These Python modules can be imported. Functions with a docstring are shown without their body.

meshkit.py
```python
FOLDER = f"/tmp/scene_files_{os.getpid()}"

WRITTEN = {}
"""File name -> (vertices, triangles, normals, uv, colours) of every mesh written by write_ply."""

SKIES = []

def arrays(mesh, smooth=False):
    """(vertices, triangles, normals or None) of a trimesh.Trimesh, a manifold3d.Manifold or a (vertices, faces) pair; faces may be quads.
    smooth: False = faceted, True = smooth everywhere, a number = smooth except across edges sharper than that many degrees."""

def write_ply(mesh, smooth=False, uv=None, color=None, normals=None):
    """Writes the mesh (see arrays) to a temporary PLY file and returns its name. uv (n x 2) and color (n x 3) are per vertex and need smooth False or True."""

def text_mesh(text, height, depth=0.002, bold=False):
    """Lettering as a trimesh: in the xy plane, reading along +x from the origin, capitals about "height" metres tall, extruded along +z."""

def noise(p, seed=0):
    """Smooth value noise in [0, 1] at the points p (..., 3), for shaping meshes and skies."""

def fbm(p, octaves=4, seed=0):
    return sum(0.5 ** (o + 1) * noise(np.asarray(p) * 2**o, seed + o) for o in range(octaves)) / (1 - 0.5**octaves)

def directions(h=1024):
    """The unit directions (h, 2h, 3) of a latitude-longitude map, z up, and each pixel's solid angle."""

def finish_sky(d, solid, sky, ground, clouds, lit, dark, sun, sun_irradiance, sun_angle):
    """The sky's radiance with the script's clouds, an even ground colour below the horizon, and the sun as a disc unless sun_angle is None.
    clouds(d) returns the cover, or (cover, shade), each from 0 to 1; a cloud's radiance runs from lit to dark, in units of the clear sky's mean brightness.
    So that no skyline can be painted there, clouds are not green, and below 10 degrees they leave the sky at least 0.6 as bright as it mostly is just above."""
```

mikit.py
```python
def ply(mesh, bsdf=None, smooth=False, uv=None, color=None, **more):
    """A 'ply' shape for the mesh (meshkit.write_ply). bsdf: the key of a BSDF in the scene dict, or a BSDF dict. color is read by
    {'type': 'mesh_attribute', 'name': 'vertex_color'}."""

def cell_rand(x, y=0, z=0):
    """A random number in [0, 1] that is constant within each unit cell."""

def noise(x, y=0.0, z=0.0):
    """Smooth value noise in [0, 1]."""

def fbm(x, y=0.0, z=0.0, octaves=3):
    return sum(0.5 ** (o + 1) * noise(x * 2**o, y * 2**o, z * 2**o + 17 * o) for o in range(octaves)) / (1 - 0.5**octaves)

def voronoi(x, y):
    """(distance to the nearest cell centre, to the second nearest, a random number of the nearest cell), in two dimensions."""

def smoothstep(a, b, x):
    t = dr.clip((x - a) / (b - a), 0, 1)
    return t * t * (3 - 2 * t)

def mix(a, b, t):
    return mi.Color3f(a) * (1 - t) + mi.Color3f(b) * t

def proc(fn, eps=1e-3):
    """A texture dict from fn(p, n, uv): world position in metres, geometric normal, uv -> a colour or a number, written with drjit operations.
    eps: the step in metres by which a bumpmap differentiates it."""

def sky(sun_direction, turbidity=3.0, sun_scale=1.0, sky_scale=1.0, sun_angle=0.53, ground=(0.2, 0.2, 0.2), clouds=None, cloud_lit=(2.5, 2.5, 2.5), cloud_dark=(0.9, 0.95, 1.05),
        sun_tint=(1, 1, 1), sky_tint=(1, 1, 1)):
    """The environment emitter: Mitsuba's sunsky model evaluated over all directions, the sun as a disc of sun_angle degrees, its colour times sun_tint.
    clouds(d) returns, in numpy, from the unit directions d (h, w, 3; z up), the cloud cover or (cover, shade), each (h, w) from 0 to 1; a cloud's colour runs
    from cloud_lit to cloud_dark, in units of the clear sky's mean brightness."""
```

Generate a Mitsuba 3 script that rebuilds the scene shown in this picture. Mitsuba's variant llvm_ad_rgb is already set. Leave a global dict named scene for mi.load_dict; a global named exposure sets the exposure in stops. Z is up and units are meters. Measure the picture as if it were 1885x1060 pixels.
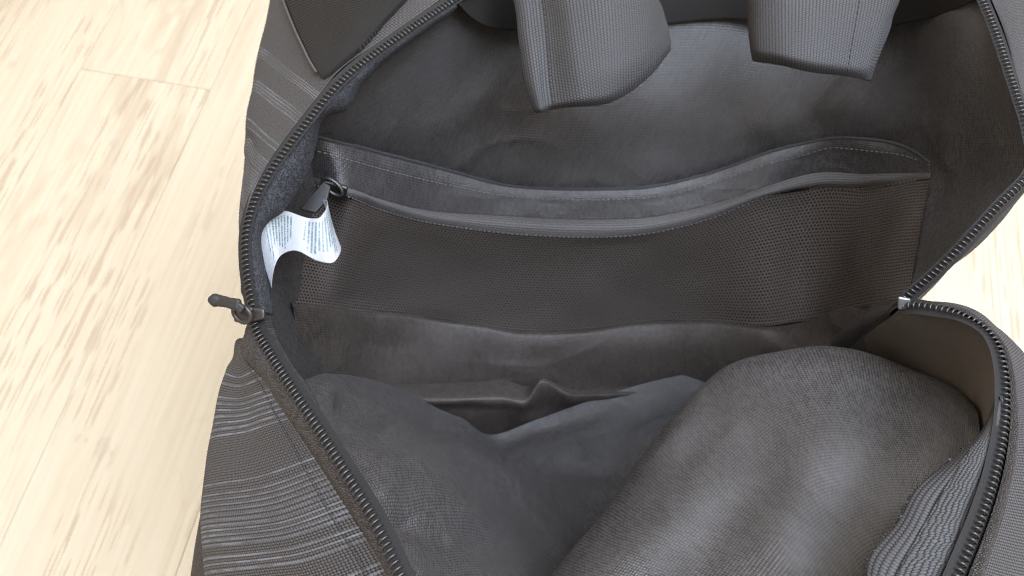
import math, random
import numpy as np, trimesh, mitsuba as mi, drjit as dr
import mikit, meshkit
from mikit import proc, noise, fbm, cell_rand, smoothstep, mix, voronoi
from scipy.interpolate import Akima1DInterpolator
from scipy.spatial import cKDTree
import scipy.ndimage as ndi

random.seed(7); RNG = np.random.default_rng(7)
T = mi.ScalarTransform4f
scene, labels = {}, {}

# ------------------------------------------------------------------ camera, light, exposure
CAM_H, PITCH, FPX, W0, H0 = 0.80, math.radians(64), 1451.0, 1885, 1060
FWD = np.array([0, math.cos(PITCH), -math.sin(PITCH)]); UPV = np.array([0, math.sin(PITCH), math.cos(PITCH)])
CAM = np.array([0, 0, CAM_H])
scene['camera'] = {'type': 'thinlens', 'fov': 2*math.degrees(math.atan(W0/2/FPX)), 'fov_axis': 'x', 'near_clip': 0.01, 'far_clip': 50,
                   'aperture_radius': 0.0008, 'focus_distance': 0.33,
                   'to_world': T().look_at(origin=CAM.tolist(), target=(CAM+FWD).tolist(), up=UPV.tolist())}
scene['room_light'] = {'type': 'constant', 'radiance': {'type': 'rgb', 'value': [0.81, 0.695, 0.565]}}
# a bright window high to the right
WIN_C, WIN_T = np.array([0.52, 0.10, 2.0]), np.array([0.05, 0.2, 0.35])
scene['window_light'] = {'type': 'rectangle', 'to_world': T().look_at(origin=WIN_C.tolist(), target=WIN_T.tolist(), up=[0, 0, 1]) @ T().scale([0.75, 0.75, 1]),
                         'emitter': {'type': 'area', 'radiance': {'type': 'rgb', 'value': [6.9, 7.8, 9.5]}}}
exposure = 0.55
labels['window_light'] = {'label': 'bright window high up to the right of the backpack', 'category': 'window', 'kind': 'structure'}

# ------------------------------------------------------------------ helpers
def P(u, v, d):
    """A traced point of the photograph put at its own distance d (metres along the view axis)."""
    return CAM + d*(FWD + (u-W0/2)/FPX*np.array([1, 0, 0]) - (v-H0/2)/FPX*UPV)

def curve(pts, n=None, step=None):
    p = np.asarray(pts, float)
    s = np.r_[0, np.cumsum(np.linalg.norm(np.diff(p, axis=0), axis=1))]
    f = Akima1DInterpolator(s, p)
    if n is None: n = max(2, int(round(s[-1]/step))+1)
    t = np.linspace(0, s[-1], 40*len(p)); q = f(t)
    a = np.r_[0, np.cumsum(np.linalg.norm(np.diff(q, axis=0), axis=1))]
    return f(np.interp(np.linspace(0, a[-1], n), a, t))

def PC(pts, n=None, step=None): return curve([P(*p) for p in pts], n, step)

def loft(rows, nu, nv, world=False, power=1.0):
    """Sheet through rows of traced points: grid (nv, nu, 3) and its uv in metres."""
    pts = [np.asarray(r if world else [P(*p) for p in r], float) for r in rows]
    if len({len(p) for p in pts}) == 1:      # columns stay where they were traced
        ch = np.mean([np.linalg.norm(np.diff(p, axis=0), axis=1) for p in pts], axis=0); ch = np.r_[0, np.cumsum(ch)]
        R = np.array([Akima1DInterpolator(ch, p)(np.linspace(0, ch[-1], nu)) if len(p) > 2 else curve(p, nu) for p in pts])
    else: R = np.array([curve(p, nu) for p in pts])
    s = np.r_[0, np.cumsum(np.linalg.norm(np.diff(R, axis=0), axis=2).mean(1))]
    f = Akima1DInterpolator(s, R, axis=0) if len(rows) > 2 else None
    t = s[-1]*np.linspace(0, 1, nv)**power
    G = f(t) if f is not None else R[0] + (t/s[-1])[:, None, None]*(R[1]-R[0])
    return G

def grid_uv(G):
    lu = np.linalg.norm(np.diff(G, axis=1), axis=2).mean(0); lv = np.linalg.norm(np.diff(G, axis=0), axis=2).mean(1)
    U, V = np.meshgrid(np.r_[0, np.cumsum(lu)], np.r_[0, np.cumsum(lv)])
    return np.stack([U, V], -1)

def grid_normals(G):
    du, dv = np.gradient(G, axis=1), np.gradient(G, axis=0)
    n = np.cross(du, dv); return n/np.maximum(np.linalg.norm(n, axis=2, keepdims=True), 1e-12)

def toward(G, N, side=None):
    """Normals of the sheet turned to the camera's side on the whole."""
    c = G.reshape(-1, 3).mean(0); s = np.sign(((CAM-G)*N).sum(2).sum())
    return N*(s if s else 1)

def rumple(G, amp, scale, seed, octaves=2, edge=0):
    N = toward(G, grid_normals(G))
    h = (meshkit.fbm(G/scale, octaves, seed)-0.5)*2*amp
    if edge:
        nv, nu = h.shape
        w = np.minimum(1, np.minimum(np.arange(nu), nu-1-np.arange(nu))/edge)[None]*np.minimum(1, np.minimum(np.arange(nv), nv-1-np.arange(nv))/edge)[:, None]
        h = h*w
    return G+N*h[..., None]

def pix(G):
    q = G-CAM; d = q@FWD
    return np.stack([W0/2+FPX*q[..., 0]/d, H0/2-FPX*(q@UPV)/d], -1)
def swell(G, line, width, amp):
    """A soft ridge (amp > 0) or hollow along a traced line, pushed along the cloth's normal."""
    N = toward(G, grid_normals(G)); c = pix(G); L = np.asarray(line, float)
    D = np.full(c.shape[:2], 1e9)
    if len(L) == 1: D = np.linalg.norm(c-L[0], axis=2)
    for a, b in zip(L[:-1], L[1:]):
        t = np.clip(((c-a)@(b-a))/((b-a)@(b-a)), 0, 1); D = np.minimum(D, np.linalg.norm(c-a-t[..., None]*(b-a), axis=2))
    return G+N*(amp*np.exp(-(D/width)**2))[..., None]

def wrinkle(G, amp, scale, seed, stretch=(1, 1, 1)):
    """Sharp little creases: ridged noise, strongest in patches."""
    N = toward(G, grid_normals(G)); q = G/scale*np.asarray(stretch)
    r = (1-np.abs(2*meshkit.noise(q+1.5*meshkit.noise(q*.7, seed+9)[..., None], seed)-1))**4
    return G+N*(amp*r*np.clip(2.2*meshkit.noise(G/(scale*2.2), seed+3)-.6, 0, 1))[..., None]

def quads(nv, nu):
    i = np.arange(nv*nu).reshape(nv, nu)
    return np.stack([i[:-1, :-1], i[:-1, 1:], i[1:, 1:], i[1:, :-1]], -1).reshape(-1, 4)

def add(key, shape, **lab):
    base, k = key, 0
    while key in scene: k += 1; key = f'{base}_{k:03d}'
    scene[key] = shape
    if lab: labels[key] = lab
    return key

def sheet(key, G, bsdf, uv=None, thick=0.0, **lab):
    """The grid as cloth; with thick, a closed slab whose back lies 'thick' behind it."""
    nv, nu = G.shape[:2]; q = quads(nv, nu); v = G.reshape(-1, 3)
    uv = grid_uv(G) if uv is None else uv; w = uv.reshape(-1, 2)
    if thick:
        N = toward(G, grid_normals(G)); B = (G-N*thick).reshape(-1, 3); n = nv*nu
        i = np.arange(n).reshape(nv, nu)
        ring = np.r_[i[0, :], i[1:, -1], i[-1, ::-1][1:], i[::-1, 0][1:]]
        a, b = ring[:-1], ring[1:]
        q = np.vstack([q, q[:, ::-1]+n, np.stack([b, a, a+n, b+n], -1)]); v = np.vstack([v, B]); w = np.vstack([w, w])
    return add(key, mikit.ply((v, q), bsdf, smooth=True, uv=w), **lab)

def tube_mesh(p, r, sides=8, caps=True):
    p = np.asarray(p, float); r = np.broadcast_to(r, len(p)); t = np.gradient(p, axis=0); t /= np.linalg.norm(t, axis=1, keepdims=True)+1e-12
    a = np.cross(t[0], [0, 0, 1.0] if abs(t[0][2]) < .9 else [1.0, 0, 0]); out = []
    for k in range(len(p)):
        a = a-t[k]*(a@t[k]); a /= np.linalg.norm(a); b = np.cross(t[k], a)
        th = np.arange(sides)*2*np.pi/sides
        out.append(p[k]+r[k]*(np.cos(th)[:, None]*a+np.sin(th)[:, None]*b))
    v = np.vstack(out); n = len(p); i = np.arange(n*sides).reshape(n, sides); j = np.roll(i, -1, 1)
    f = np.stack([i[:-1], j[:-1], j[1:], i[1:]], -1).reshape(-1, 4); f = np.vstack([f[:, :3], f[:, [0, 2, 3]]])
    if caps:
        v = np.vstack([v, p[0], p[-1]]); k = len(v)
        f = np.vstack([f, np.stack([j[0], i[0], np.full(sides, k-2)], -1), np.stack([i[-1], j[-1], np.full(sides, k-1)], -1)])
    return trimesh.Trimesh(v, f, process=False)

def rounded(points, r, sub=1):
    """Hull of small spheres: a rounded solid through the points."""
    s = trimesh.creation.icosphere(sub, r)
    return trimesh.convex.convex_hull(np.vstack([s.vertices+np.asarray(p) for p in points]))

def frame(o, x, y):
    x = x/np.linalg.norm(x); y = y-x*(y@x); y = y/np.linalg.norm(y); z = np.cross(x, y)
    M = np.eye(4); M[:3, 0], M[:3, 1], M[:3, 2], M[:3, 3] = x, y, z, o
    return M

# ------------------------------------------------------------------ materials
def rgb(*c): return {'type': 'rgb', 'value': list(c)}
def two(b): return {'type': 'twosided', 'bsdf': b}
def mat(name, b, bump=None, scale=1.0, eps=2e-4):
    if bump is not None: b = {'type': 'bumpmap', 'arbitrary': proc(bump, eps), 'scale': scale, 'bsdf': b}
    scene[name] = two(b)

def weave_h(uv, c):
    """Basket weave, height 0 to 1; c = thread spacing in metres."""
    x, y = uv.x/c, uv.y/c
    i, j = dr.floor(x), dr.floor(y)
    par = (i+j)-2*dr.floor((i+j)*0.5)
    fx, fy = x-i-0.5, y-j-0.5
    over = 1-2.6*fx*fx-1.2*fy*fy
    under = 1-2.6*fy*fy-1.2*fx*fx
    return dr.select(par > 0.5, over, under*0.8)

def streaks(uv, lines, w):
    s = mi.Float(0)
    for a in lines: s = dr.maximum(s, 1-smoothstep(w*0.6, w, dr.abs(uv.x-a)))
    return s

# exterior canvas
def ext_col(base, light, lines, w):
    def f(p, n, uv):
        h = weave_h(uv, 0.0013)
        wob = uv.x+0.0004*(noise(uv.y*40, uv.x*90)-0.5)
        s = streaks(mi.Point2f(wob, uv.y), lines, w)*(0.55+0.45*smoothstep(.35, .6, noise(uv.y*160, uv.x*700)))
        fade = 0.55+0.45*smoothstep(0.3, 0.6, noise(uv.x*70, uv.y*25))
        c = mix(base, [x*11 for x in base], smoothstep(0.25, 1.0, h))
        return mix(c, light, s*fade*(0.45+0.55*h))
    return f
def ext_bump(p, n, uv): return weave_h(uv, 0.0013)
def groups(*g):
    out = []
    for a, b, n in g: out += np.linspace(a, b, n).tolist()
    return out
LOW_LINES = []
UP_LINES = groups((0.030, 0.062, 14), (0.068, 0.096, 13), (0.100, 0.110, 5), (0.124, 0.128, 2), (0.150, 0.158, 4), (0.178, 0.186, 4))
def canvas(name, lines):
    mat(name, {'type': 'principled', 'base_color': proc(ext_col([.0075, .0070, .0068], [.15, .158, .172], lines, 0.00062)), 'roughness': .62, 'specular': .35, 'sheen': .35}, ext_bump, 0.0008)
canvas('m_canvas_up', UP_LINES)
mat('m_canvas', {'type': 'principled', 'base_color': proc(ext_col([.0075, .0070, .0068], [.2, .2, .2], [9.0], .001)), 'roughness': .62, 'specular': .35, 'sheen': .3}, ext_bump, 0.0008)

# lining cloth
def lin_col(p, n, uv):
    h = weave_h(uv, 0.0015)
    slub = fbm(uv.x*900, uv.y*350, 3.0, 2)
    big = fbm(uv.x*60, uv.y*60, 3.0)
    return mix([.003, .0027, .0025], [.066, .061, .0585], smoothstep(0.15, 1.0, h)*0.70+smoothstep(.3, .7, slub)*.22+0.13*big)
def lin_bump(p, n, uv): return weave_h(uv, 0.0015)+.7*fbm(uv.x*700, uv.y*500, 1.0)+.3*fbm(uv.x*110, uv.y*110, 1.0)
mat('m_lining', {'type': 'principled', 'base_color': proc(lin_col), 'roughness': .47, 'specular': .75, 'sheen': .8, 'sheen_tint': .2}, lin_bump, 0.0004)
mat('m_lining_dark', {'type': 'principled', 'base_color': proc(lambda p, n, uv: lin_col(p, n, uv)*mi.Color3f(1.2, 1.05, .92)), 'roughness': .55, 'specular': .45, 'sheen': .3}, lin_bump, 0.0003)
mat('m_lip', {'type': 'principled', 'base_color': proc(lambda p, n, uv: mix([.03, .025, .021], [.125, .108, .092], weave_h(uv, .0012))), 'roughness': .6, 'specular': .35, 'sheen': .3}, lin_bump, .0003)
mat('m_foil', {'type': 'principled', 'base_color': rgb(.066, .054, .042), 'roughness': .6, 'specular': .3})

# knit of tabs / facing
def knit_h(uv, c):
    x, y = uv.x/c, uv.y/(c*1.3)
    j = dr.floor(y); x = x+0.5*(j-2*dr.floor(j*0.5))
    fx, fy = x-dr.floor(x)-.5, y-j-.5
    return 1-2.2*fx*fx-2.2*fy*fy
def tab_col(p, n, uv):
    return mix([.008, .0077, .0076], [.056, .0545, .0545], smoothstep(.25, .9, knit_h(uv, .0014)))
mat('m_tab', {'type': 'principled', 'base_color': proc(tab_col), 'roughness': .6, 'specular': .35, 'sheen': .5}, lambda p, n, uv: knit_h(uv, .0014), .00035)
def fleece_col(p, n, uv):
    a = fbm(uv.x*2600, uv.y*2600, 2.0, 2)
    return mix([.014, .014, .015], [.050, .051, .055], smoothstep(.35, .75, a))
mat('m_fleece', {'type': 'principled', 'base_color': proc(fleece_col), 'roughness': .85, 'specular': .2, 'sheen': .8}, lambda p, n, uv: fbm(uv.x*2600, uv.y*2600, 2.0, 2), .0007)
def loop_h(uv):
    c = .0013
    y = uv.y+.0013*noise(uv.x*420, uv.y*260); x = uv.x+.0013*noise(uv.x*300, uv.y*420, 4.0)
    return knit_h(mi.Point2f(x, y), c)
mat('m_knit', {'type': 'principled', 'base_color': proc(lambda p, n, uv: mix([.016, .016, .016], [.085, .084, .083], smoothstep(.15, .9, loop_h(uv)))), 'roughness': .8, 'specular': .2, 'sheen': .6}, lambda p, n, uv: loop_h(uv), .0007)
def rib_col(p, n, uv):
    s = dr.sin(uv.x*2*np.pi/0.0026)*.5+.5
    h = weave_h(uv, .0009)
    return mix([.002, .0018, .0016], [.026, .023, .0195], s*0.75+.25*h)
mat('m_webbing', {'type': 'principled', 'base_color': proc(rib_col), 'roughness': .7, 'specular': .15, 'sheen': .15}, lambda p, n, uv: dr.sin(uv.x*2*np.pi/0.0026)*.5, .0006)
def trim_col(p, n, uv):
    d1, d2, r = voronoi(uv.x*1050, uv.y*700)
    return mix([.013, .011, .0098], [.050, .042, .037], smoothstep(.02, .45, d2-d1))
def trim_bump(p, n, uv):
    d1, d2, r = voronoi(uv.x*1050, uv.y*700); return smoothstep(0.0, .35, d2-d1)
mat('m_trim', {'type': 'principled', 'base_color': proc(trim_col), 'roughness': .55, 'specular': .4, 'sheen': .3}, trim_bump, .0005)
def mesh_col(p, n, uv):
    c = .0025
    x, y = uv.x/c, uv.y/c
    j = dr.floor(y); x = x+.5*(j-2*dr.floor(j*.5))
    fx, fy = x-dr.floor(x)-.5, y-j-.5
    r = dr.sqrt(fx*fx+fy*fy)
    return mix([.006, .0052, .0045], [.086, .071, .061], smoothstep(.24, .42, r))
mat('m_binding', {'type': 'principled', 'base_color': proc(lambda p, n, uv: mix([.018, .0165, .0155], [.115, .106, .10], smoothstep(.2, .9, knit_h(uv, .0012)))), 'roughness': .65, 'specular': .3, 'sheen': .4}, lambda p, n, uv: knit_h(uv, .0012), .0003)
mat('m_mesh', {'type': 'principled', 'base_color': proc(mesh_col), 'roughness': .7, 'specular': .25})
mat('m_zip', {'type': 'principled', 'base_color': rgb(.014, .013, .0125), 'roughness': .33, 'specular': .6, 'clearcoat': .3})
mat('m_metal', {'type': 'principled', 'base_color': rgb(.045, .040, .035), 'metallic': .5, 'roughness': .32})
mat('m_steel', {'type': 'principled', 'base_color': rgb(.30, .31, .32), 'metallic': .8, 'roughness': .35})
mat('m_rubber', {'type': 'principled', 'base_color': rgb(.016, .0145, .013), 'roughness': .5, 'specular': .4})
mat('m_thread', {'type': 'principled', 'base_color': rgb(.16, .155, .155), 'roughness': .6})
mat('m_piping', {'type': 'principled', 'base_color': rgb(.05, .048, .046), 'roughness': .6})
mat('m_thread_dark', {'type': 'principled', 'base_color': rgb(.03, .028, .026), 'roughness': .6})

# ------------------------------------------------------------------ the floor
SEAM0, SEAM1 = P(387, 165, 1)-CAM, P(0, 1005, 1)-CAM
def on_floor(u, v):
    d = P(u, v, 1)-CAM; return (CAM-d*CAM[2]/d[2])[:2]
FA, FB, FE = on_floor(387, 165), on_floor(20, 960), on_floor(75, 42)
fx = (FB-FA)/np.linalg.norm(FB-FA); fy = np.array([-fx[1], fx[0]])      # along / across the boards
if (FE-FA)@fy < 0: fy = -fy
PW = 0.178; PL = 1.29
FX0, FX1, FY0, FY1 = float(fx[0]), float(fx[1]), float(fy[0]), float(fy[1])
KNOTS = [(*map(float, on_floor(u, v)), r) for u, v, r in ((187, 826, .011), (143, 806, .004), (158, 811, .003), (205, 834, .003), (210, 265, .009), (20, 120, .008))]
def wood(p, n, uv):
    # uv: metres along (x) and across (y) the board; each board has its own origin, so the grain differs
    x, y = uv.x, uv.y
    wx = x+0.04*noise(x*3, y*14)
    k = fbm(wx*1.3+.2*noise(x*6, y*22), y*13+0.5*noise(wx*4, y*7), 1.0, 3)
    cath = dr.abs(dr.sin((k*10.0)*np.pi))
    figure = smoothstep(.36, .56, fbm(x*1.7+9, y*6, 5.0, 2))
    fine = fbm(wx*9, y*240, 2.0, 2)
    pores = smoothstep(.58, .80, noise(wx*26, y*420))*smoothstep(.35, .65, noise(x*4, y*24))
    blotch = smoothstep(.52, .80, fbm(wx*11+.8*noise(x*20, y*40), y*48, 8.0, 3))*figure
    c = mix([.50, .435, .32], [.55, .49, .372], fine)
    c = mix(c, [.44, .365, .26], (1-smoothstep(.0, .32, cath))*0.42*(.25+.75*figure))
    c = mix(c, [.36, .285, .19], blotch*0.36)
    for kx, ky, kr in KNOTS:
        q = dr.sqrt(dr.square((p.x-kx)*FX0+(p.y-ky)*FX1)*.5+dr.square((p.x-kx)*FY0+(p.y-ky)*FY1))
        c = mix(c, [.40, .34, .28], (1-smoothstep(kr*.4, kr, q+kr*.5*(noise(p.x*300, p.y*300)-.5)))*.38)
    return mix(c, [.39, .31, .215], pores*0.7)
def wood_bump(p, n, uv): return noise(uv.x*26, uv.y*500)
scene['m_wood'] = two({'type': 'principled', 'base_color': proc(wood), 'roughness': .4, 'specular': .25})
mat('m_subfloor', {'type': 'principled', 'base_color': rgb(.25, .18, .1), 'roughness': .8})
sub = trimesh.creation.box([5.2, 5.2, .01]); sub.apply_translation([0, .35, -.014])
scene['floor'] = mikit.ply(sub, 'm_subfloor')
labels['floor'] = {'label': 'pale oak laminate floor boards under and around the backpack', 'category': 'floor', 'kind': 'structure'}
def plank_mesh():
    g, e, c = .00025, .0009, .0004
    a, b = PL-g, PW-g
    top = [[e, e, 0], [a-e, e, 0], [a-e, b-e, 0], [e, b-e, 0]]
    mid = [[g, g, -c], [a, g, -c], [a, b, -c], [g, b, -c]]
    bot = [[g, g, -.008], [a, g, -.008], [a, b, -.008], [g, b, -.008]]
    v = np.array(top+mid+bot, float)
    f = [[0, 1, 2, 3]]
    for k in (0, 4):
        for i in range(4):
            j = (i+1) % 4; f.append([k+j, k+i, k+4+i, k+4+j])
    return v, np.array(f)
pv, pf = plank_mesh()
variants = []
for k in range(8):
    off = np.array([3.7*k, 1.31*k])
    variants.append(pv[:, :2]+off)
rot = np.eye(4); rot[:2, 0] = fx; rot[:2, 1] = fy; rot[2, 2] = 1
flip = np.linalg.det(rot) < 0
pq = pf[:, ::-1] if flip else pf
tri = np.vstack([pq[:, [0, 1, 2]], pq[:, [0, 2, 3]]])
vv, ff = pv[tri].reshape(-1, 3), np.arange(len(tri)*3).reshape(-1, 3)
var_ply = [mikit.ply((vv, ff), 'm_wood', smooth=False, uv=uvk[tri].reshape(-1, 2)) for uvk in variants]
for r in range(-15, 16):
    sh = {0: 0.0, -1: -0.63, 1: 0.47}.get(r, RNG.uniform(-.6, .6))
    for c in range(-3, 4):
        o = FA + fy*(r*PW) + fx*(c*PL+sh)
        if np.linalg.norm(o+fx*PL/2-np.array([0, .35])) > 2.75: continue
        M = rot.copy(); M[:2, 3] = o
        vi = (abs(r)*3+c*5+2*(r < 0)) % 8
        add('floor__plank', {**var_ply[vi], 'to_world': T(M)})

# ------------------------------------------------------------------ the backpack
ROOT = 'backpack'
labels[ROOT] = {'label': 'open dark grey backpack standing on the wooden floor, its zipped main compartment spread wide', 'category': 'backpack'}
B = lambda n: f'{ROOT}__{n}'

ZL_UP = [(466, 573, .370), (456, 520, .375), (451, 460, .380), (456, 410, .385), (480, 345, .392), (522, 280, .40), (572, 215, .408), (622, 155, .415), (685, 102, .425), (762, 48, .438), (832, 2, .45), (900, -45, .46), (1000, -110, .47)]
Z_TOP = [(1000, -110, .47), (1150, -165, .478), (1300, -190, .48), (1460, -185, .472), (1600, -150, .455), (1740, -90, .43)]
ZR_UP = [(1740, -90, .43), (1810, 0, .415), (1845, 90, .402), (1886, 215, .385), (1899, 272, .38), (1886, 330, .372), (1836, 381, .37), (1781, 441, .372), (1720, 502, .378), (1667, 548, .383)]
ZL_LOW = [(466, 590, .369), (478, 620, .364), (515, 680, .350), (550, 735, .338), (590, 795, .326), (630, 860, .314), (670, 925, .302), (705, 990, .292), (735, 1055, .283), (760, 1110, .276), (792, 1200, .265)]
Z_FRONT = [(792, 1200, .265), (1000, 1340, .25), (1250, 1400, .245), (1500, 1340, .25), (1700, 1200, .262)]
ZR_LOW = [(1665, 561, .374), (1700, 562, .366), (1745, 571, .357), (1790, 588, .347), (1824, 615, .338), (1845, 660, .328), (1852, 710, .320), (1851, 770, .312), (1840, 840, .303), (1822, 910, .294), (1795, 985, .285), (1768, 1050, .278), (1742, 1110, .272), (1700, 1200, .262)]

# --- outer shell, rear half (left slider, round the back, right slider): rim, r1, widest
UP = [[(462, 575, .372), (455, 562, .385), (451, 548, .40)],
      [(450, 500, .379), (449, 497, .39), (449, 490, .41)],
      [(446, 430, .384), (446, 425, .395), (445, 418, .435)],
      [(470, 345, .393), (458, 335, .405), (447, 325, .455)],
      [(512, 272, .402), (485, 250, .425), (455, 225, .475)],
      [(562, 206, .410), (515, 170, .443), (467, 150, .50)],
      [(610, 146, .417), (545, 100, .457), (488, 50, .525)],
      [(676, 92, .427), (600, 30, .467), (512, -60, .54)],
      [(822, -8, .452), (740, -60, .475), (620, -120, .52)],
      [(995, -120, .472), (980, -170, .49), (950, -230, .53)],
      [(1300, -200, .482), (1300, -240, .495), (1300, -280, .53)],
      [(1600, -160, .46), (1640, -200, .48), (1690, -240, .52)],
      [(1760, -85, .432), (1830, -110, .445), (1900, -130, .48)],
      [(1825, 0, .416), (1870, -10, .425), (1960, -20, .48)],
      [(1858, 90, .404), (1882, 85, .41), (1930, 80, .46)],
      [(1893, 213, .387), (1906, 210, .40), (1918, 210, .43)],
      [(1905, 272, .382), (1914, 275, .395), (1914, 280, .42)],
      [(1891, 333, .374), (1896, 338, .385), (1890, 342, .41)],
      [(1840, 385, .372), (1843, 389, .38), (1838, 392, .41)],
      [(1723, 505, .38), (1726, 508, .39), (1719, 508, .41)],
      [(1667, 551, .385), (1668, 556, .395), (1662, 556, .41)]]
LOW = [[(474, 600, .385), (474, 622, .392), (476, 636, .402), (478, 648, .42)],
       [(463, 594, .37), (450, 615, .375), (446, 628, .385), (441, 640, .40)],
       [(477, 627, .363), (447, 655, .367), (440, 664, .38), (434, 672, .41)],
       [(511, 683, .351), (490, 706, .356), (446, 720, .372), (412, 727, .41)],
       [(546, 738, .339), (521, 757, .345), (455, 775, .362), (398, 795, .405)],
       [(585, 798, .327), (556, 808, .334), (468, 835, .352), (388, 862, .40)],
       [(625, 863, .315), (595, 867, .323), (488, 905, .342), (377, 928, .395)],
       [(665, 928, .303), (634, 928, .312), (510, 970, .332), (374, 992, .39)],
       [(700, 993, .293), (675, 991, .302), (540, 1035, .322), (378, 1060, .385)],
       [(730, 1058, .284), (712, 1056, .293), (570, 1110, .314), (390, 1140, .38)],
       [(786, 1205, .266), (752, 1212, .274), (640, 1280, .297), (450, 1330, .37)],
       [(995, 1348, .251), (975, 1375, .256), (930, 1480, .27), (850, 1600, .32)],
       [(1250, 1408, .246), (1250, 1440, .25), (1250, 1560, .26), (1250, 1700, .31)],
       [(1505, 1348, .251), (1525, 1375, .256), (1580, 1480, .27), (1650, 1600, .32)],
       [(1712, 1205, .262), (1752, 1230, .265), (1850, 1270, .28), (1960, 1300, .34)],
       [(1785, 1052, .279), (1812, 1060, .28), (1890, 1080, .295), (1990, 1090, .345)],
       [(1836, 912, .295), (1856, 915, .296), (1920, 925, .31), (1990, 930, .36)],
       [(1860, 770, .313), (1874, 770, .315), (1905, 770, .328), (1935, 770, .37)],
       [(1859, 708, .321), (1866, 705, .323), (1884, 694, .335), (1892, 688, .37)],
       [(1850, 657, .329), (1855, 655, .331), (1864, 648, .342), (1868, 642, .37)],
       [(1792, 586, .348), (1796, 586, .35), (1800, 585, .36), (1802, 586, .39)],
       [(1667, 559, .375), (1668, 560, .377), (1668, 562, .385), (1665, 566, .41)]]
CX = np.array([0.035, 0.19])
def shell(st, nu, per):
    rows = []
    cols = [[P(*s[k]) for s in st] for k in range(len(st[0]))]
    last = np.array(cols[-1])
    for z, k in ((.24, 1.0), (.06, .93), (.006, .80)):
        q = last.copy(); q[:, :2] = CX+(last[:, :2]-CX)*k; q[:, 2] = z; cols.append(q)
    return cols
upc, lowc = shell(UP, 0, 0), shell(LOW, 0, 0)
NU = 420
Gup = loft(upc, NU, 200, world=True, power=1.5)
Gtrim = loft(lowc[:2], NU, 14, world=True)
Glow = loft(lowc[1:], NU, 220, world=True, power=1.5)
uvl, uvu = grid_uv(Glow), grid_uv(Gup)
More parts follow.
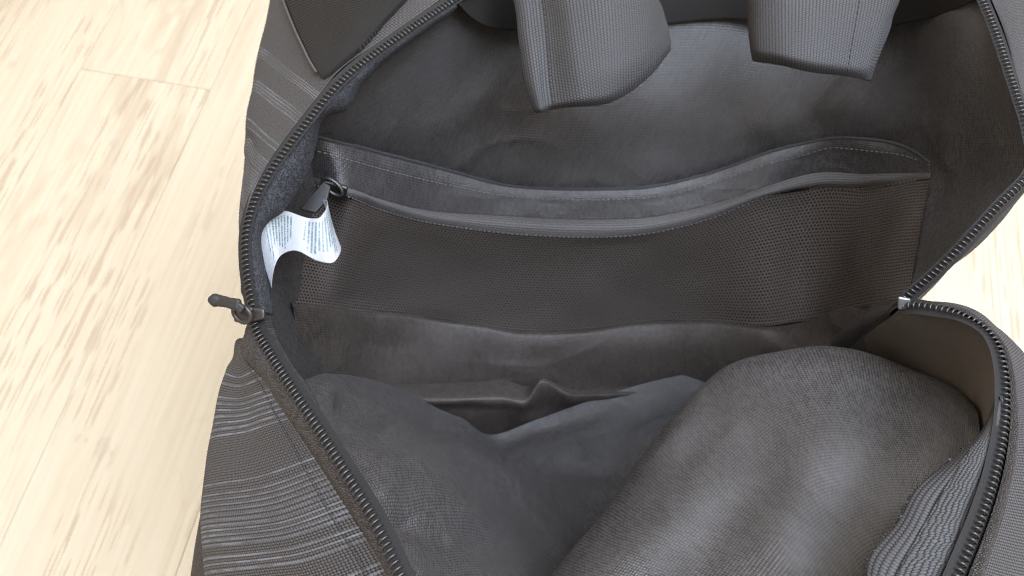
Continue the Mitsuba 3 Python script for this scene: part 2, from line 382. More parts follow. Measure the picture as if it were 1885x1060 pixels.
# thread stripes of the front panel, placed by where they meet the seam
seam_v = pix(Glow[0])[:200, 1]; sx = uvl[0, :200, 0]
for a, b, n in ((682, 696, 2), (716, 770, 7), (843, 843.1, 1), (860, 914, 7), (922, 948, 4), (969, 991, 3), (1036, 1060, 3), (1080, 1120, 5), (1150, 1200, 6)):
    LOW_LINES += [float(x) for x in np.interp(np.linspace(a, b, n), seam_v, sx)]
canvas('m_canvas_low', LOW_LINES)
Glow = rumple(Glow, .0035, .05, 3, 2, edge=30); Gup = rumple(Gup, .003, .06, 5, 2, edge=30)
n3 = NU//2
def roll(G, amount):
    """A soft padded swell between two edges."""
    N = toward(G, grid_normals(G)); w = np.sin(np.linspace(0, np.pi, G.shape[0]))[:, None, None]
    e = np.minimum(1, np.minimum(np.arange(G.shape[1]), G.shape[1]-1-np.arange(G.shape[1]))/20)[None, :, None]
    return G+N*w*e*amount
sheet(B('trim_band'), roll(Gtrim, .0015), 'm_trim', None, label='brown black grained band along the lower zipper')
sheet(B('front_panel'), Glow, 'm_canvas_low', uvl, label='charcoal canvas front with light grey thread stripes')
sheet(B('side_panel'), Gup, 'm_canvas_up', uvu, label='charcoal canvas side and back with grey thread lines')
for e0, e1 in ((0, 1), (-1, -2)):                        # gussets under the two sliders
    a = curve([np.asarray(c[e0]) for c in upc[2:]], 40); b = curve([np.asarray(c[e1]) for c in lowc[3:]], 40)
    m = (a+b)/2; m[:, :2] += (CX-m[:, :2])*.03
    a[:, :2] += (CX-a[:, :2])*.02; b[:, :2] += (CX-b[:, :2])*.02
    sheet(B('side_gusset'), np.stack([a, m, b]), 'm_canvas')
base = trimesh.creation.cylinder(.5, .008, sections=48); base.apply_scale([.34, .36, 1]); base.apply_translation([CX[0], CX[1], .005])
add(B('base'), mikit.ply(base, 'm_canvas', smooth=30))

SP = [[(440, 930, .375), (452, 1000, .368), (462, 1080, .36), (475, 1180, .352), (520, 1400, .33)], [(385, 935, .395), (380, 990, .39), (378, 1060, .382), (385, 1180, .372), (420, 1400, .35)], [(371, 942, .41), (362, 990, .405), (353, 1060, .398), (348, 1180, .39), (380, 1400, .37)], [(380, 950, .44), (375, 1000, .44), (370, 1060, .44), (365, 1180, .44), (400, 1400, .44)]]
sheet(B('side_pocket'), loft(SP, 60, 40), 'm_trim', thick=.001, label='brown black side pocket low on the left of the bag')
# --- stitches along a line
def stitches(key, pts, length=.0022, gap=.0012, r=.00028, lift=.0006, bsdf='m_thread', **lab):
    c = curve(pts, step=(length+gap)); ms = []
    for a, b in zip(c[:-1], c[1:]):
        m = (CAM-a)/np.linalg.norm(CAM-a)*lift
        e = a+(b-a)*length/(length+gap)
        mid = (a+e)/2+m*1.3
        ms.append(tube_mesh([a+m*.3, a*.7+mid*.3+m*.3, mid, e*.7+mid*.3+m*.3, e+m*.3], [r*.6, r, r*1.1, r, r*.6], 5))
    return add(key, mikit.ply(trimesh.util.concatenate(ms), bsdf, smooth=True), kind='stuff', **lab)
def PP(pts): return [P(*p) for p in pts]

stitches(B('seam_stitching'), [Glow[11, i] for i in range(8, 210, 4)], .0026, .0012, .0003, .0008, 'm_thread_dark')

# --- zipper teeth
def tooth_mesh(L=.0040, r=.00056):
    p = np.array([[-L/2, 0, -.0006], [-L*.35, 0, .0006], [0, 0, .0011], [L*.33, 0, .0010], [L/2, 0, .0002]])
    m = tube_mesh(p, [r*.5, r*.95, r, r*1.15, r*.8], 6)
    return m
TOOTH = tooth_mesh(); TOOTH_PLY = mikit.ply(TOOTH, 'm_zip', smooth=True)
def in_frame(p):
    q = p-CAM; d = q@FWD; u = W0/2+FPX*q[0]/d; v = H0/2-FPX*(q@UPV)/d
    return -15 < u < W0+15 and -15 < v < H0+15
def zipper(pts3, each, nrm, pitch=.0026, tape_in=.0026, tape_out=.0048):
    key = add(B('zipper'), {})
    c = curve(pts3, step=pitch); t = np.gradient(c, axis=0); t /= np.linalg.norm(t, axis=1, keepdims=True)
    n = np.broadcast_to(np.asarray(nrm, float), c.shape); s = np.cross(t, n); s /= np.linalg.norm(s, axis=1, keepdims=True); n = np.cross(s, t)
    G = np.stack([c-s*tape_out-n*.0012, c-n*.0008, c+s*tape_in-n*.0012])
    nv, nu = G.shape[:2]; Gd = np.stack([G[0], (G[0]+G[1])/2, G[1], (G[1]+G[2])/2, G[2]])
    del scene[key]
    scene[key] = mikit.ply((Gd.reshape(-1, 3), quads(5, nu)), 'm_tape', smooth=True, uv=grid_uv(Gd).reshape(-1, 2))
    rest = []
    for p, ti, si, ni in zip(c, t, s, n):
        M = frame(p, si+ti*.18, ti)
        if each and in_frame(p): add(key+'__tooth', {**TOOTH_PLY, 'to_world': T(M)})
        else: m = TOOTH.copy(); m.apply_transform(M); rest.append(m)
    if rest: add(key+'__small_teeth', mikit.ply(trimesh.util.concatenate(rest), 'm_zip', smooth=True), kind='stuff')
    return key
mat('m_tape', {'type': 'principled', 'base_color': proc(lambda p, n, uv: mix([.008, .0075, .007], [.02, .019, .018], weave_h(uv, .0009))), 'roughness': .7, 'specular': .3}, lambda p, n, uv: weave_h(uv, .0009), .0002)
zipper(PP(ZL_UP), True, (-.25, -.55, .8))
zipper(PP(ZL_LOW), True, (-.2, -.1, 1))
zipper(PP(ZR_LOW), True, (.35, -.25, .9), tape_in=.005)
zipper(PP(ZR_UP), False, (.1, -.55, .83), pitch=.0024)
zipper(PP(Z_TOP), False, (0, -.6, .8)); zipper(PP(Z_FRONT), False, (0, .1, 1))

# --- linings
mat('m_yoke', {'type': 'principled', 'base_color': rgb(.014, .0125, .011), 'roughness': .7, 'specular': .15})
def between2(a, b):
    A, B_ = PC(a, 9), PC(b, 9); M = (A+B_)/2
    return [(*pix(m), float((m-CAM)@FWD)) for m in M]
BACK = [[(838, 2, .452), (960, -80, .485), (1120, -140, .505), (1300, -165, .51), (1500, -140, .495), (1650, -90, .465), (1805, -2, .417)],
        [(690, 104, .428), (770, 105, .475), (1000, 60, .52), (1300, 30, .532), (1550, 70, .52), (1700, 90, .465), (1843, 92, .404)],
        [(578, 212, .412), (650, 220, .47), (900, 240, .54), (1200, 245, .553), (1450, 225, .54), (1650, 215, .49), (1882, 213, .388)],
        [(500, 315, .402), (595, 305, .48), (850, 350, .565), (1150, 370, .58), (1450, 330, .565), (1650, 315, .505), (1884, 328, .376)],
        [(456, 420, .388), (560, 430, .48), (800, 460, .595), (1150, 480, .615), (1450, 450, .595), (1620, 435, .515), (1782, 442, .376)],
        [(470, 572, .375), (560, 570, .49), (800, 580, .65), (1150, 600, .665), (1400, 590, .645), (1560, 565, .535), (1668, 552, .388)],
        [(500, 640, .40), (590, 660, .52), (800, 690, .68), (1150, 700, .69), (1350, 680, .66), (1500, 640, .56), (1640, 590, .42)],
        [(540, 710, .42), (620, 740, .54), (820, 790, .69), (1100, 800, .69), (1350, 770, .66), (1530, 700, .56), (1660, 640, .44)],
        [(620, 850, .45), (720, 880, .56), (900, 900, .67), (1100, 900, .67), (1350, 870, .63), (1560, 800, .55), (1720, 720, .44)]]
G = rumple(loft(BACK, 260, 300), .0035, .10, 11, 3, edge=25)
for L_, w_, a_ in (([(1100, 190), (1280, 170), (1400, 140)], 60, .006), ([(1080, 290), (1300, 250), (1450, 190)], 40, -.004), ([(1500, 215), (1640, 120), (1680, 40)], 28, -.008),
                   ([(1420, 235), (1560, 180)], 22, .005), ([(720, 150), (900, 230)], 60, -.005), ([(870, 60), (900, 150)], 40, .005), ([(1700, 300), (1760, 180), (1780, 60)], 40, .006),
                   ([(1560, 540), (1640, 380)], 30, .008), ([(1700, 480), (1790, 330)], 30, -.006)):
    G = swell(G, L_, w_*1.5, a_*.4)
G = wrinkle(G, .0010, .04, 101)
sheet(B('back_lining'), G, 'm_lining')
YK0 = [(842, -20, .452), (960, -90, .475), (1120, -140, .495), (1300, -165, .50), (1500, -140, .485), (1650, -90, .455), (1795, -20, .415)]
YK1 = [(848, 8, .453), (890, 46, .475), (1000, 56, .51), (1240, 43, .528), (1300, 37, .528), (1400, 38, .522), (1560, 50, .50), (1680, 40, .465), (1790, 0, .415)]
sheet(B('upper_lining'), rumple(loft([YK0, between2(YK0, YK1), YK1], 160, 40), .002, .05, 12, 2), 'm_yoke', thick=.001, label='olive black facing cloth along the top of the back lining')

PIXG = pix(G).reshape(-1, 2); DG = ((G-CAM)@FWD).reshape(-1)
TREEG = cKDTree(PIXG)
def ld(u, v): return float(DG[TREEG.query([u, v], k=10)[1]].mean())
def sewn(L, gape=.004):
    """Ends sewn to the lining: the outer points lie on it."""
    L = [(u, v, min(d, ld(u, v)-gape)) for u, v, d in L]
    n = len(L)
    for k, o in ((0, .002), (n-4, -.008), (n-3, -.0042), (n-2, -.0014), (n-1, .0016)): u, v, d = L[k]; L[k] = (u, v, ld(u, v)+o)
    return L
SLIP_TOP = [(570, 248, .458), (640, 266, .475), (700, 281, .51), (790, 304, .545), (870, 326, .56), (950, 343, .568), (1080, 348, .57), (1170, 346, .568), (1300, 320, .56), (1420, 278, .545), (1500, 259, .53), (1600, 256, .50), (1660, 268, .46), (1712, 300, .475)]
TRIM_TOP = [(575, 325, .455), (640, 345, .47), (700, 366, .505), (780, 386, .54), (870, 394, .558), (960, 399, .567), (1080, 404, .57), (1170, 402, .568), (1300, 378, .56), (1400, 346, .55), (1500, 318, .53), (1600, 320, .50), (1660, 318, .46), (1712, 318, .475)]
TRIM_BOT = [(577, 340, .455), (640, 362, .47), (700, 386, .505), (780, 408, .54), (870, 422, .558), (960, 432, .567), (1080, 437, .57), (1170, 433, .57), (1300, 405, .562), (1400, 366, .552), (1500, 346, .535), (1600, 346, .505), (1660, 336, .46), (1712, 328, .475)]
MESH_BOT = [(540, 560, .475), (600, 566, .51), (660, 575, .57), (780, 585, .62), (870, 597, .634), (960, 610, .64), (1080, 607, .643), (1170, 595, .64), (1300, 592, .625), (1400, 600, .60), (1480, 590, .565), (1540, 575, .53), (1600, 563, .48), (1672, 551, .46)]
SLIP_TOP, TRIM_TOP, TRIM_BOT, MESH_BOT = sewn(SLIP_TOP, .013), sewn(TRIM_TOP, .007), sewn(TRIM_BOT), sewn(MESH_BOT)
def hug(S, left, right, gap=.0006):
    """Sewn sides: the outer columns settle onto the lining behind them."""
    c = pix(S); n = S.shape[1]; x = np.linspace(0, 1, n)
    w = np.maximum(np.clip(1-x/max(left, 1e-6), 0, 1), np.clip(1-(1-x)/max(right, 1e-6), 0, 1)); w = w*w*(3-2*w)
    S = S.copy(); O = S.copy()
    for j in np.nonzero(w > 0)[0]:
        for i in range(S.shape[0]):
            d = (S[i, j]-CAM)@FWD; t = ld(*c[i, j])-gap
            S[i, j] = CAM+(S[i, j]-CAM)*((d+(t-d)*w[j])/d)
    D = np.stack([ndi.gaussian_filter((S-O)[..., k], 2.5, mode='nearest') for k in range(3)], -1)
    return O+D
def between(a, b, t, dd=0): return [tuple(np.array(p)*(1-t)+np.array(q)*t+np.array([0, 0, dd])) for p, q in zip(a, b)]
slip = loft([SLIP_TOP, between(SLIP_TOP, TRIM_TOP, .35, -.002), between(SLIP_TOP, TRIM_TOP, .7, -.001), TRIM_TOP], 240, 40)
slip = rumple(wrinkle(slip, .0005, .016, 131), .0016, .03, 21, 2, edge=22)
slip = hug(slip, .03, .10, .0012)
sheet(B('slip_pocket'), slip, 'm_lining', thick=.0005)
edge = slip[0]; add(B('slip_pocket__hem'), mikit.ply(tube_mesh(edge, .0011, 8), 'm_tab', smooth=True))
stitches(B('slip_pocket__stitching'), list(slip[13][::6]), .0022, .0014, .00022, .0006, 'm_thread')
tr = loft([TRIM_TOP, between(TRIM_TOP, TRIM_BOT, .5), TRIM_BOT], 240, 18)
tr = hug(roll(tr, .004), .03, .08, .0016); sheet(B('mesh_pocket__binding'), tr, 'm_binding', thick=.0005)
stitches(B('mesh_pocket__stitching'), list(tr[-1][::6]), .0018, .0016, .00026, .0006, 'm_thread')
me = loft([TRIM_BOT, between(TRIM_BOT, MESH_BOT, .3, .004), between(TRIM_BOT, MESH_BOT, .65, .004), MESH_BOT], 240, 90)
me = rumple(me, .003, .06, 31, 2, edge=10)
muv = grid_uv(me); me = hug(me, .06, .14)
sheet(B('mesh_pocket'), me, 'm_mesh', muv, label='black mesh inner pocket with a piped upper edge')

# lower back: soft lining roll under the mesh pocket, then a shiny fold at the bottom
RB0 = [tuple(np.array(p)+[0, -3, .004]) for p in MESH_BOT]
RB1 = [tuple(np.array(p)+[0, 8, -.008]) for p in MESH_BOT]
RB2 = [(560, 640, .47), (610, 640, .52), (680, 640, .58), (790, 645, .62), (870, 650, .632), (960, 655, .637), (1080, 655, .64), (1170, 650, .636), (1300, 645, .62), (1400, 645, .595), (1480, 640, .56), (1540, 620, .53), (1590, 610, .49), (1650, 598, .46)]
RB3 = [(580, 700, .48), (630, 705, .52), (690, 708, .57), (790, 712, .615), (870, 710, .63), (960, 712, .635), (1080, 712, .64), (1170, 705, .635), (1300, 695, .62), (1400, 690, .59), (1480, 680, .56), (1540, 660, .53), (1595, 650, .49), (1650, 640, .46)]
for L in (RB2, RB3):
    for k in (0, -1): L[k] = (L[k][0], L[k][1], ld(L[k][0], L[k][1])+.003)
RB3[:] = [(u, v+16, d+.02) for u, v, d in RB3]
rb = rumple(loft([RB0, RB1, RB2, RB3], 220, 60), .003, .05, 41, 2)
rb = wrinkle(rb, .0015, .035, 141, (.5, 1.5, 1))
sheet(B('lower_lining'), rb, 'm_lining_dark')
FO0 = [(640, 702, .575), (740, 706, .598), (840, 705, .615), (920, 702, .622), (965, 712, .622), (1000, 700, .618), (1060, 716, .625), (1160, 712, .64), (1260, 700, .65)]
FO1 = [(650, 728, .548), (740, 736, .566), (840, 741, .584), (920, 739, .594), (962, 746, .598), (1000, 714, .598), (1060, 734, .606), (1160, 728, .622), (1260, 715, .64)]
FO2 = [(660, 742, .556), (740, 752, .575), (840, 757, .597), (920, 755, .607), (958, 760, .612), (1005, 760, .624), (1060, 750, .622), (1160, 740, .635), (1260, 728, .645)]
FO3 = [(680, 800, .585), (760, 830, .61), (850, 840, .635), (920, 840, .645), (960, 840, .65), (1010, 840, .65), (1080, 820, .65), (1160, 800, .65), (1260, 780, .65)]
fo = rumple(loft([FO0, FO1, FO2, FO3], 180, 90), .002, .03, 151, 2)
sheet(B('bottom_lining'), fo, 'm_lining_dark', label='dim folded cloth at the bottom of the bag')

# left front lining: falls from the lower left zipper into the bag with a V-shaped dip
FL = [[(545, 722, .352), (600, 690, .43), (690, 700, .49), (780, 735, .535), (850, 768, .56), (905, 800, .585), (980, 775, .60), (1060, 746, .615), (1200, 702, .632), (1340, 680, .648)],
      [(552, 750, .344), (620, 735, .392), (700, 742, .44), (780, 768, .487), (850, 795, .528), (910, 822, .57), (990, 805, .585), (1080, 780, .60), (1220, 740, .62), (1350, 720, .64)],
      [(600, 828, .330), (665, 805, .362), (740, 805, .398), (820, 822, .44), (900, 845, .487), (970, 858, .53), (1040, 850, .56), (1120, 830, .58), (1240, 780, .60)],
      [(650, 911, .315), (720, 900, .343), (790, 900, .373), (860, 915, .408), (930, 930, .45), (1000, 930, .495), (1060, 915, .53), (1130, 895, .55), (1240, 850, .57)],
      [(704, 1011, .298), (770, 1010, .322), (840, 1005, .35), (910, 1010, .385), (970, 1015, .425), (1030, 1010, .462), (1090, 995, .50), (1150, 970, .52), (1250, 920, .55)],
      [(747, 1111, .285), (830, 1120, .302), (900, 1120, .328), (970, 1120, .36), (1030, 1120, .395), (1080, 1110, .432), (1130, 1090, .47), (1180, 1060, .50), (1260, 1000, .53)],
      [(780, 1200, .275), (880, 1220, .30), (950, 1230, .33), (1010, 1230, .36), (1070, 1220, .39), (1120, 1200, .42), (1170, 1170, .45), (1220, 1130, .48), (1280, 1080, .51)]]
fl = rumple(loft(FL, 220, 200), .0032, .055, 51, 3, edge=12)
for L_, w_, a_ in (([(850, 842), (930, 846), (1010, 862), (1110, 872)], 14, -.003), ([(640, 800), (720, 815), (800, 790)], 26, -.005), ([(620, 850), (740, 880), (850, 930)], 40, .006), ([(760, 960), (900, 1010)], 30, -.005),
                   ([(700, 920), (800, 980), (900, 1060)], 24, .004), ([(880, 890), (980, 960)], 25, -.004), ([(600, 715), (612, 745)], 14, .003), ([(640, 740), (700, 770)], 14, -.006), ([(745, 1020), (760, 1060)], 20, .004)):
    fl = swell(fl, L_, w_*1.5, a_*1.1)
fl = wrinkle(fl, .0005, .025, 111)
sheet(B('front_lining'), fl, 'm_lining', label='charcoal lining of the front half sloping down into the bag')
# bulging front lining on the right
HU = [[(1090, 1060, .47), (1200, 880, .50), (1270, 790, .51), (1350, 735, .52), (1450, 705, .52), (1560, 700, .51), (1660, 725, .48), (1790, 790, .40)],
      [(1000, 1085, .385), (1110, 932, .41), (1215, 785, .43), (1310, 692, .45), (1425, 652, .452), (1540, 648, .448), (1645, 668, .425), (1795, 755, .36)],
      [(1005, 1085, .345), (1125, 930, .373), (1235, 785, .395), (1325, 700, .418), (1430, 662, .42), (1545, 658, .416), (1650, 682, .40), (1800, 765, .345)],
      [(1070, 1100, .325), (1185, 965, .351), (1285, 840, .375), (1370, 765, .392), (1465, 730, .395), (1565, 728, .39), (1665, 745, .374), (1805, 800, .33)],
      [(1180, 1130, .315), (1280, 1010, .336), (1370, 910, .35), (1445, 845, .362), (1530, 815, .361), (1610, 810, .357), (1690, 820, .348), (1795, 850, .322)],
      [(1310, 1160, .30), (1390, 1070, .315), (1460, 985, .327), (1520, 930, .335), (1590, 905, .337), (1650, 900, .335), (1710, 905, .328), (1785, 915, .31)],
      [(1420, 1200, .287), (1480, 1130, .297), (1530, 1060, .308), (1580, 1010, .317), (1630, 990, .321), (1670, 985, .322), (1715, 985, .319), (1765, 985, .30)],
      [(1480, 1240, .278), (1530, 1190, .285), (1570, 1140, .293), (1610, 1100, .30), (1645, 1080, .303), (1675, 1070, .304), (1705, 1065, .302), (1735, 1060, .292)]]
hu = rumple(loft(HU, 240, 220), .0028, .06, 61, 2, edge=10)
for L_, w_, a_ in (([(1290, 750), (1200, 850), (1110, 960)], 38, -.005), ([(1560, 690), (1440, 790), (1310, 900), (1180, 1050)], 46, .007), ([(1390, 850), (1400, 880)], 34, -.007), ([(1640, 730), (1590, 830), (1540, 940), (1500, 1040)], 34, -.007),
                   ([(1480, 860), (1440, 990)], 40, .006), ([(1720, 760), (1690, 880), (1640, 960)], 36, .005), ([(1330, 940), (1290, 1060)], 30, -.005), ([(1620, 690), (1720, 740)], 20, -.004), ([(1420, 700), (1530, 720)], 30, .003)):
    hu = swell(hu, L_, w_*1.6, a_*.36)
hu = wrinkle(hu, .0005, .03, 121)
sheet(B('front_lining_bulge'), hu, 'm_lining', label='grey twill lining of the front half bulging up on the right')
# front lining under the bulge, closing the front below the frame
LOWF = [[(1000, 1345, .252), (1250, 1398, .247), (1500, 1340, .252), (1690, 1205, .264)],
        [(1150, 1330, .30), (1300, 1340, .29), (1480, 1290, .28), (1600, 1210, .28)],
        [(1250, 1230, .36), (1340, 1240, .33), (1450, 1200, .32), (1560, 1150, .32)],
        [(1200, 1060, .46), (1300, 1060, .43), (1420, 1040, .41), (1540, 1000, .40)]]
sheet(B('front_lining_lower'), loft(LOWF, 80, 60), 'm_lining')

# right lip lining
RL = [[(1663, 563, .376), (1702, 566, .368), (1745, 576, .359), (1787, 594, .349), (1818, 620, .340), (1838, 663, .330), (1845, 712, .322), (1843, 770, .314), (1832, 838, .305)],
      [(1630, 590, .41), (1668, 600, .395), (1710, 615, .382), (1750, 635, .37), (1785, 662, .357), (1808, 700, .345), (1818, 745, .333), (1820, 790, .324), (1812, 845, .313)],
      [(1600, 612, .44), (1640, 632, .425), (1680, 650, .41), (1720, 675, .395), (1755, 705, .38), (1782, 740, .365), (1798, 775, .36), (1802, 810, .345), (1795, 860, .33)],
      [(1570, 640, .48), (1610, 665, .465), (1650, 690, .45), (1690, 715, .435), (1725, 745, .415), (1755, 775, .395), (1775, 810, .375), (1785, 840, .38), (1780, 880, .36)]]
sheet(B('lip_lining'), rumple(loft(RL, 140, 60), .0025, .04, 71, 2, edge=8), 'm_lip')

# knit facing beside the lower right zipper
KF_OUT = [(1846, 730, .318), (1836, 800, .309), (1826, 850, .303), (1810, 910, .296), (1783, 985, .287), (1755, 1050, .280), (1728, 1110, .274), (1690, 1190, .265)]
KF_MID = [(1836, 732, .319), (1808, 800, .311), (1772, 850, .304), (1730, 910, .297), (1690, 985, .287), (1652, 1050, .280), (1625, 1110, .274), (1590, 1190, .265)]
KF_IN = [(1830, 734, .322), (1796, 805, .317), (1745, 850, .310), (1690, 893, .303), (1650, 960, .294), (1600, 1020, .287), (1585, 1090, .280), (1550, 1180, .270)]
kf = loft([KF_OUT, between(KF_OUT, KF_MID, .5, -.002), KF_MID], 120, 40)
sheet(B('facing'), rumple(kf, .0012, .015, 81, 2), 'm_knit', thick=.0012, label='rough grey knit facing inside the lower right zipper')
rag = np.array(KF_IN, float)
ki = loft([KF_MID, between(KF_MID, KF_IN, .5, -.001), KF_IN], 160, 16)
e = meshkit.noise(np.stack([np.arange(160)*.45, np.zeros(160), np.zeros(160)], -1), 5)-.5
ki[-1] += (ki[-1]-ki[-4])*e[:, None]*1.2
sheet(B('facing_edge'), ki, 'm_tab', thick=.001)

# fleece facing inside the upper left zipper
FC_OUT = [(838, 4, .452), (764, 52, .440), (690, 105, .427), (650, 137, .421), (626, 160, .417), (600, 190, .413), (576, 219, .410), (550, 252, .406), (526, 284, .402), (500, 322, .397), (482, 352, .394), (466, 392, .389), (458, 430, .385), (456, 480, .380), (462, 530, .376), (474, 570, .372)]
FC_IN = [(842, 14, .458), (776, 64, .448), (712, 112, .438), (662, 160, .430), (640, 200, .428), (604, 214, .425), (588, 232, .424), (583, 262, .422), (572, 305, .418), (548, 350, .412), (524, 388, .406), (494, 412, .398), (482, 440, .392), (486, 490, .387), (495, 535, .384), (503, 580, .382)]
fc = loft([FC_OUT, between(FC_OUT, FC_IN, .5, -.004), FC_IN], 200, 30)
sheet(B('facing'), rumple(fc, .0012, .02, 91, 2), 'm_fleece', thick=.0015, label='dark fleecy facing inside the upper left zipper')
# gathered binding below the left slider
GB_OUT = [(474, 590, .372), (490, 622, .366), (520, 675, .354), (552, 728, .341), (580, 772, .332)]
GB_IN = [(502, 585, .392), (512, 622, .388), (540, 672, .378), (572, 716, .366), (594, 768, .342)]
gb = loft([GB_OUT, between(GB_OUT, GB_IN, .5, -.003), GB_IN], 120, 20)
ph = np.sin(np.linspace(0, 9*2*np.pi, 120)+.8*np.sin(np.linspace(0, 11, 120)))
gb += ((CAM-gb)/np.linalg.norm(CAM-gb, axis=2, keepdims=True))*(ph[None, :, None]*np.linspace(.2, 1, 20)[:, None, None]*.0022)
sheet(B('gathered_binding'), gb, 'm_lining', thick=.0008)

# webbing strip at the upper left
WEB = [[(505, -40, .476), (522, 5, .466), (540, 50, .452), (562, 96, .438), (592, 142, .420)],
       [(575, -60, .470), (588, -20, .461), (598, 20, .450), (606, 62, .440), (606, 134, .419)],
       [(660, -75, .466), (668, -35, .457), (668, 0, .448), (660, 44, .438), (632, 112, .421)],
       [(760, -110, .468), (775, -70, .462), (765, -25, .452), (732, 10, .442), (660, 90, .424)]]
web = loft(WEB, 60, 60)
DU = ((Gup[:150]-CAM)@FWD).reshape(-1); TREEU = cKDTree(pix(Gup[:150]).reshape(-1, 2))
PW_ = pix(web)
for i, j in np.ndindex(web.shape[:2]):       # lies on the side panel, 4 mm proud
    k = TREEU.query(PW_[i, j], k=6)[1]; d = (web[i, j]-CAM)@FWD
    web[i, j] = CAM+(web[i, j]-CAM)*((DU[k].min()-.004)/d)
web = np.stack([ndi.gaussian_filter(web[..., k], 2, mode='nearest') for k in range(3)], -1)
sheet(B('webbing_strip'), web, 'm_webbing', thick=.0025, label='ribbed black webbing strip sewn on above the upper left zipper')
pip = curve([q for q in web[0][::6]], 60)
add(B('piping'), mikit.ply(tube_mesh(pip+np.array([-.001, 0, .0005]), .0007, 8), 'm_piping', smooth=True))

# --- hanging tabs
T1 = [[(925, -60, .455), (948, 10, .447), (955, 80, .44), (966, 150, .436), (978, 196, .435), (986, 209, .437)],
      [(945, -70, .450), (968, 10, .441), (976, 80, .434), (986, 150, .430), (994, 196, .429), (1000, 208, .433)],
      [(975, -80, .452), (996, 10, .443), (1003, 80, .436), (1008, 150, .432), (1013, 190, .431), (1015, 204, .436)],
      [(1030, -90, .442), (1050, 0, .431), (1060, 70, .425), (1068, 130, .422), (1075, 178, .423), (1080, 196, .430)],
      [(1110, -90, .442), (1125, 0, .43), (1130, 70, .424), (1132, 120, .421), (1133, 165, .424), (1135, 184, .431)],
      [(1165, -90, .450), (1180, -10, .439), (1187, 50, .433), (1188, 90, .430), (1189, 125, .432), (1190, 144, .438)],
      [(1185, -80, .465), (1200, -20, .455), (1220, 20, .450), (1228, 55, .447), (1231, 80, .446), (1232, 97, .450)],
      [(1170, -80, .48), (1190, -20, .475), (1205, 20, .470), (1212, 50, .468), (1215, 75, .467), (1216, 92, .466)]]
T2 = [[(1390, -60, .480), (1392, 0, .472), (1394, 50, .468), (1396, 85, .465), (1400, 106, .462)],
      [(1372, -60, .462), (1375, 0, .455), (1378, 50, .450), (1381, 85, .448), (1386, 110, .450)],
      [(1400, -60, .448), (1402, 0, .440), (1402, 50, .436), (1402, 92, .434), (1404, 115, .440)],
      [(1450, -60, .440), (1452, 0, .431), (1452, 50, .427), (1452, 100, .425), (1452, 124, .432)],
      [(1530, -60, .438), (1525, 0, .430), (1520, 60, .425), (1515, 112, .423), (1512, 135, .430)],
      [(1610, -60, .442), (1600, 0, .434), (1588, 60, .429), (1576, 118, .426), (1570, 143, .432)],
      [(1640, -60, .444), (1632, 0, .437), (1615, 60, .431), (1598, 120, .428), (1590, 148, .434)],
      [(1668, -60, .452), (1655, 0, .445), (1642, 40, .441), (1622, 100, .436), (1604, 147, .438)]]
for R, seam in ((T1, 2), (T2, 5)):
    g = rumple(loft(R, 90, 120), .0012, .025, 13+seam, 2)
    key = sheet(B('hanging_tab'), g, 'm_tab', thick=.004, label='grey knit strap end at the upper edge, ' + ('left of the two' if seam == 2 else 'right of the two'))
    s = [tuple(np.array(P(*q))) for q in R[seam]]
    k = int(np.argmin(np.linalg.norm(g[:, 60]-np.array(s[3]), axis=1)))
    stitches(key+'__stitching', list(g[k][10::5]), .0026, .0012, .0003, .0008, 'm_thread_dark')

# --- care label
LT = [(468, 432, .402), (480, 412, .402), (498, 397, .404), (517, 389, .410), (542, 393, .417), (566, 401, .421), (584, 402, .420), (597, 391, .422), (603, 372, .430), (594, 368, .438)]
LB = [(500, 530, .407), (502, 505, .405), (508, 484, .404), (520, 468, .407), (538, 461, .414), (560, 467, .419), (582, 479, .420), (605, 484, .420), (622, 474, .423), (628, 455, .431)]
lab = loft([LT, between(LT, LB, .33), between(LT, LB, .66), LB], 120, 40)
luv = grid_uv(lab); LUW, LUH = float(luv[0, -1, 0]), float(luv[-1, 0, 1])
def label_col(p, n, uv):
    x, y = uv.x/.0021, uv.y
    i = dr.floor(x); f = x-i
    word = .55+.45*smoothstep(.30, .45, noise(y*1500, i*7.3))
    inx = ((uv.x > LUW*.14) & (uv.x < LUW*.42)) | ((uv.x > LUW*.52) & (uv.x < LUW*.88))
    end = LUH*(.62+.3*cell_rand(i, 5, 1))
    ok = inx & (y > LUH*.10) & (y < end) & (f > .25) & (f < .78)
    return mix([.34, .35, .36], [.085, .14, .15], dr.select(ok, word*.9, 0))
scene['m_label'] = two({'type': 'principled', 'base_color': proc(label_col), 'roughness': .38, 'specular': .5})
sheet(B('care_label'), lab, 'm_label', luv, thick=.0003, label='white curled care label with small grey print, sewn inside on the left')

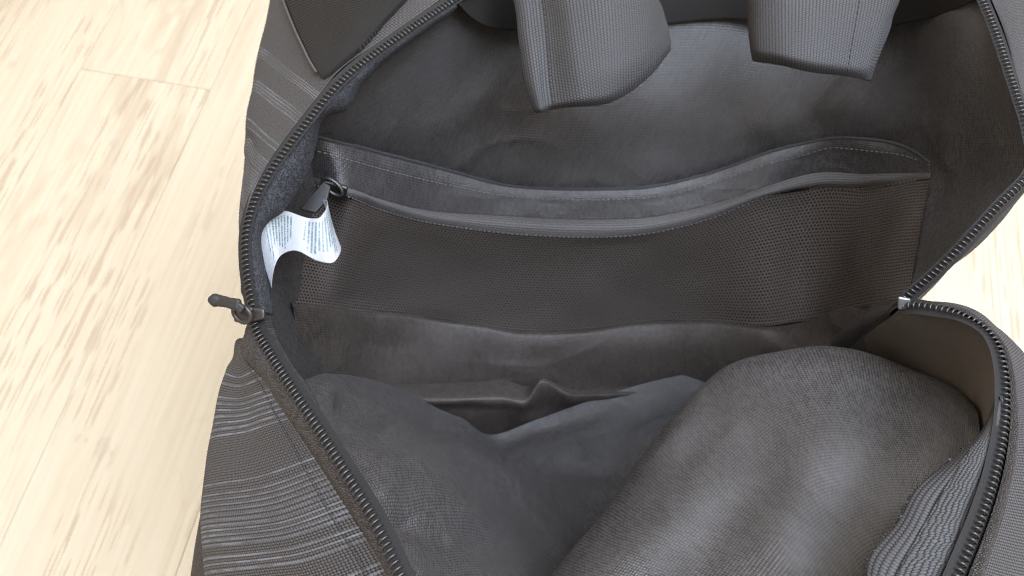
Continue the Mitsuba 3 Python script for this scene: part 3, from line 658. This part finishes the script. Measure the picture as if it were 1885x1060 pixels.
# --- left slider with its pull
def at3(u, v, d): return P(u, v, d)
V = (CAM-P(460, 575, .36)); V /= np.linalg.norm(V)
sl = [rounded([at3(452, 570, .366), at3(484, 572, .366), at3(484, 584, .366), at3(452, 590, .366), at3(456, 572, .374), at3(482, 588, .374)], .0012),
      rounded([at3(438, 566, .360), at3(462, 570, .360), at3(436, 588, .362), at3(456, 592, .362)], .0013)]
add(B('zipper_slider'), mikit.ply(trimesh.util.concatenate(sl), 'm_metal', smooth=40))
c = at3(446, 578, .354); rx, ry = (at3(460, 590, .354)-at3(432, 566, .354))/2, (at3(456, 566, .352)-at3(436, 590, .356))/2
th = np.linspace(0, 2*np.pi, 33)
ring = np.array([c+rx*math.cos(a)+ry*math.sin(a)*.8 for a in th])
add(B('zipper_slider__ring'), mikit.ply(tube_mesh(ring, .0011, 8, caps=False), 'm_metal', smooth=True))
pull = [rounded([at3(396, 549, .352), at3(396, 556, .352), at3(392, 552, .352), at3(402, 551, .352)], .0022, 2),
        rounded([at3(399, 548, .352), at3(399, 557, .352), at3(418, 553, .351), at3(418, 559, .351)], .0017, 2),
        rounded([at3(416, 553, .351), at3(416, 559, .351), at3(438, 556, .350), at3(436, 566, .350)], .0016, 2),
        rounded([at3(436, 557, .350), at3(436, 563, .350), at3(446, 566, .350), at3(442, 572, .350)], .0013, 2)]
add(B('zipper_slider__pull'), mikit.ply(trimesh.util.concatenate(pull), 'm_rubber', smooth=40), label='dark rubber pull with a rounded end')
# right slider, seen edge-on
sr = rounded([at3(1656, 549, .372), at3(1672, 552, .372), at3(1656, 566, .374), at3(1674, 564, .374)], .0009)
add(B('zipper_slider'), mikit.ply(sr, 'm_steel', smooth=40), label='pale metal slider at the right end of the opening')

# --- slider of the mesh pocket
c = at3(612, 344, .445)
rx, ry = at3(632, 352, .445)-at3(614, 344, .445), at3(612, 332, .444)-at3(616, 346, .446)
ring = np.array([c+rx*math.cos(a)+ry*math.sin(a) for a in th])
add(B('mesh_pocket__slider'), mikit.ply(trimesh.util.concatenate([tube_mesh(ring, .0012, 8, caps=False), rounded([at3(596, 334, .447), at3(636, 346, .45), at3(600, 348, .452), at3(634, 358, .455)], .0014)]), 'm_zip', smooth=True))
pl = rounded([at3(596, 338, .443), at3(606, 344, .443), at3(556, 384, .437), at3(580, 390, .437), at3(600, 368, .440)], .0009)
add(B('mesh_pocket__pull'), mikit.ply(pl, 'm_rubber', smooth=40))

for k in list(labels):
    if '__' in k and labels[k] == {}: del labels[k]
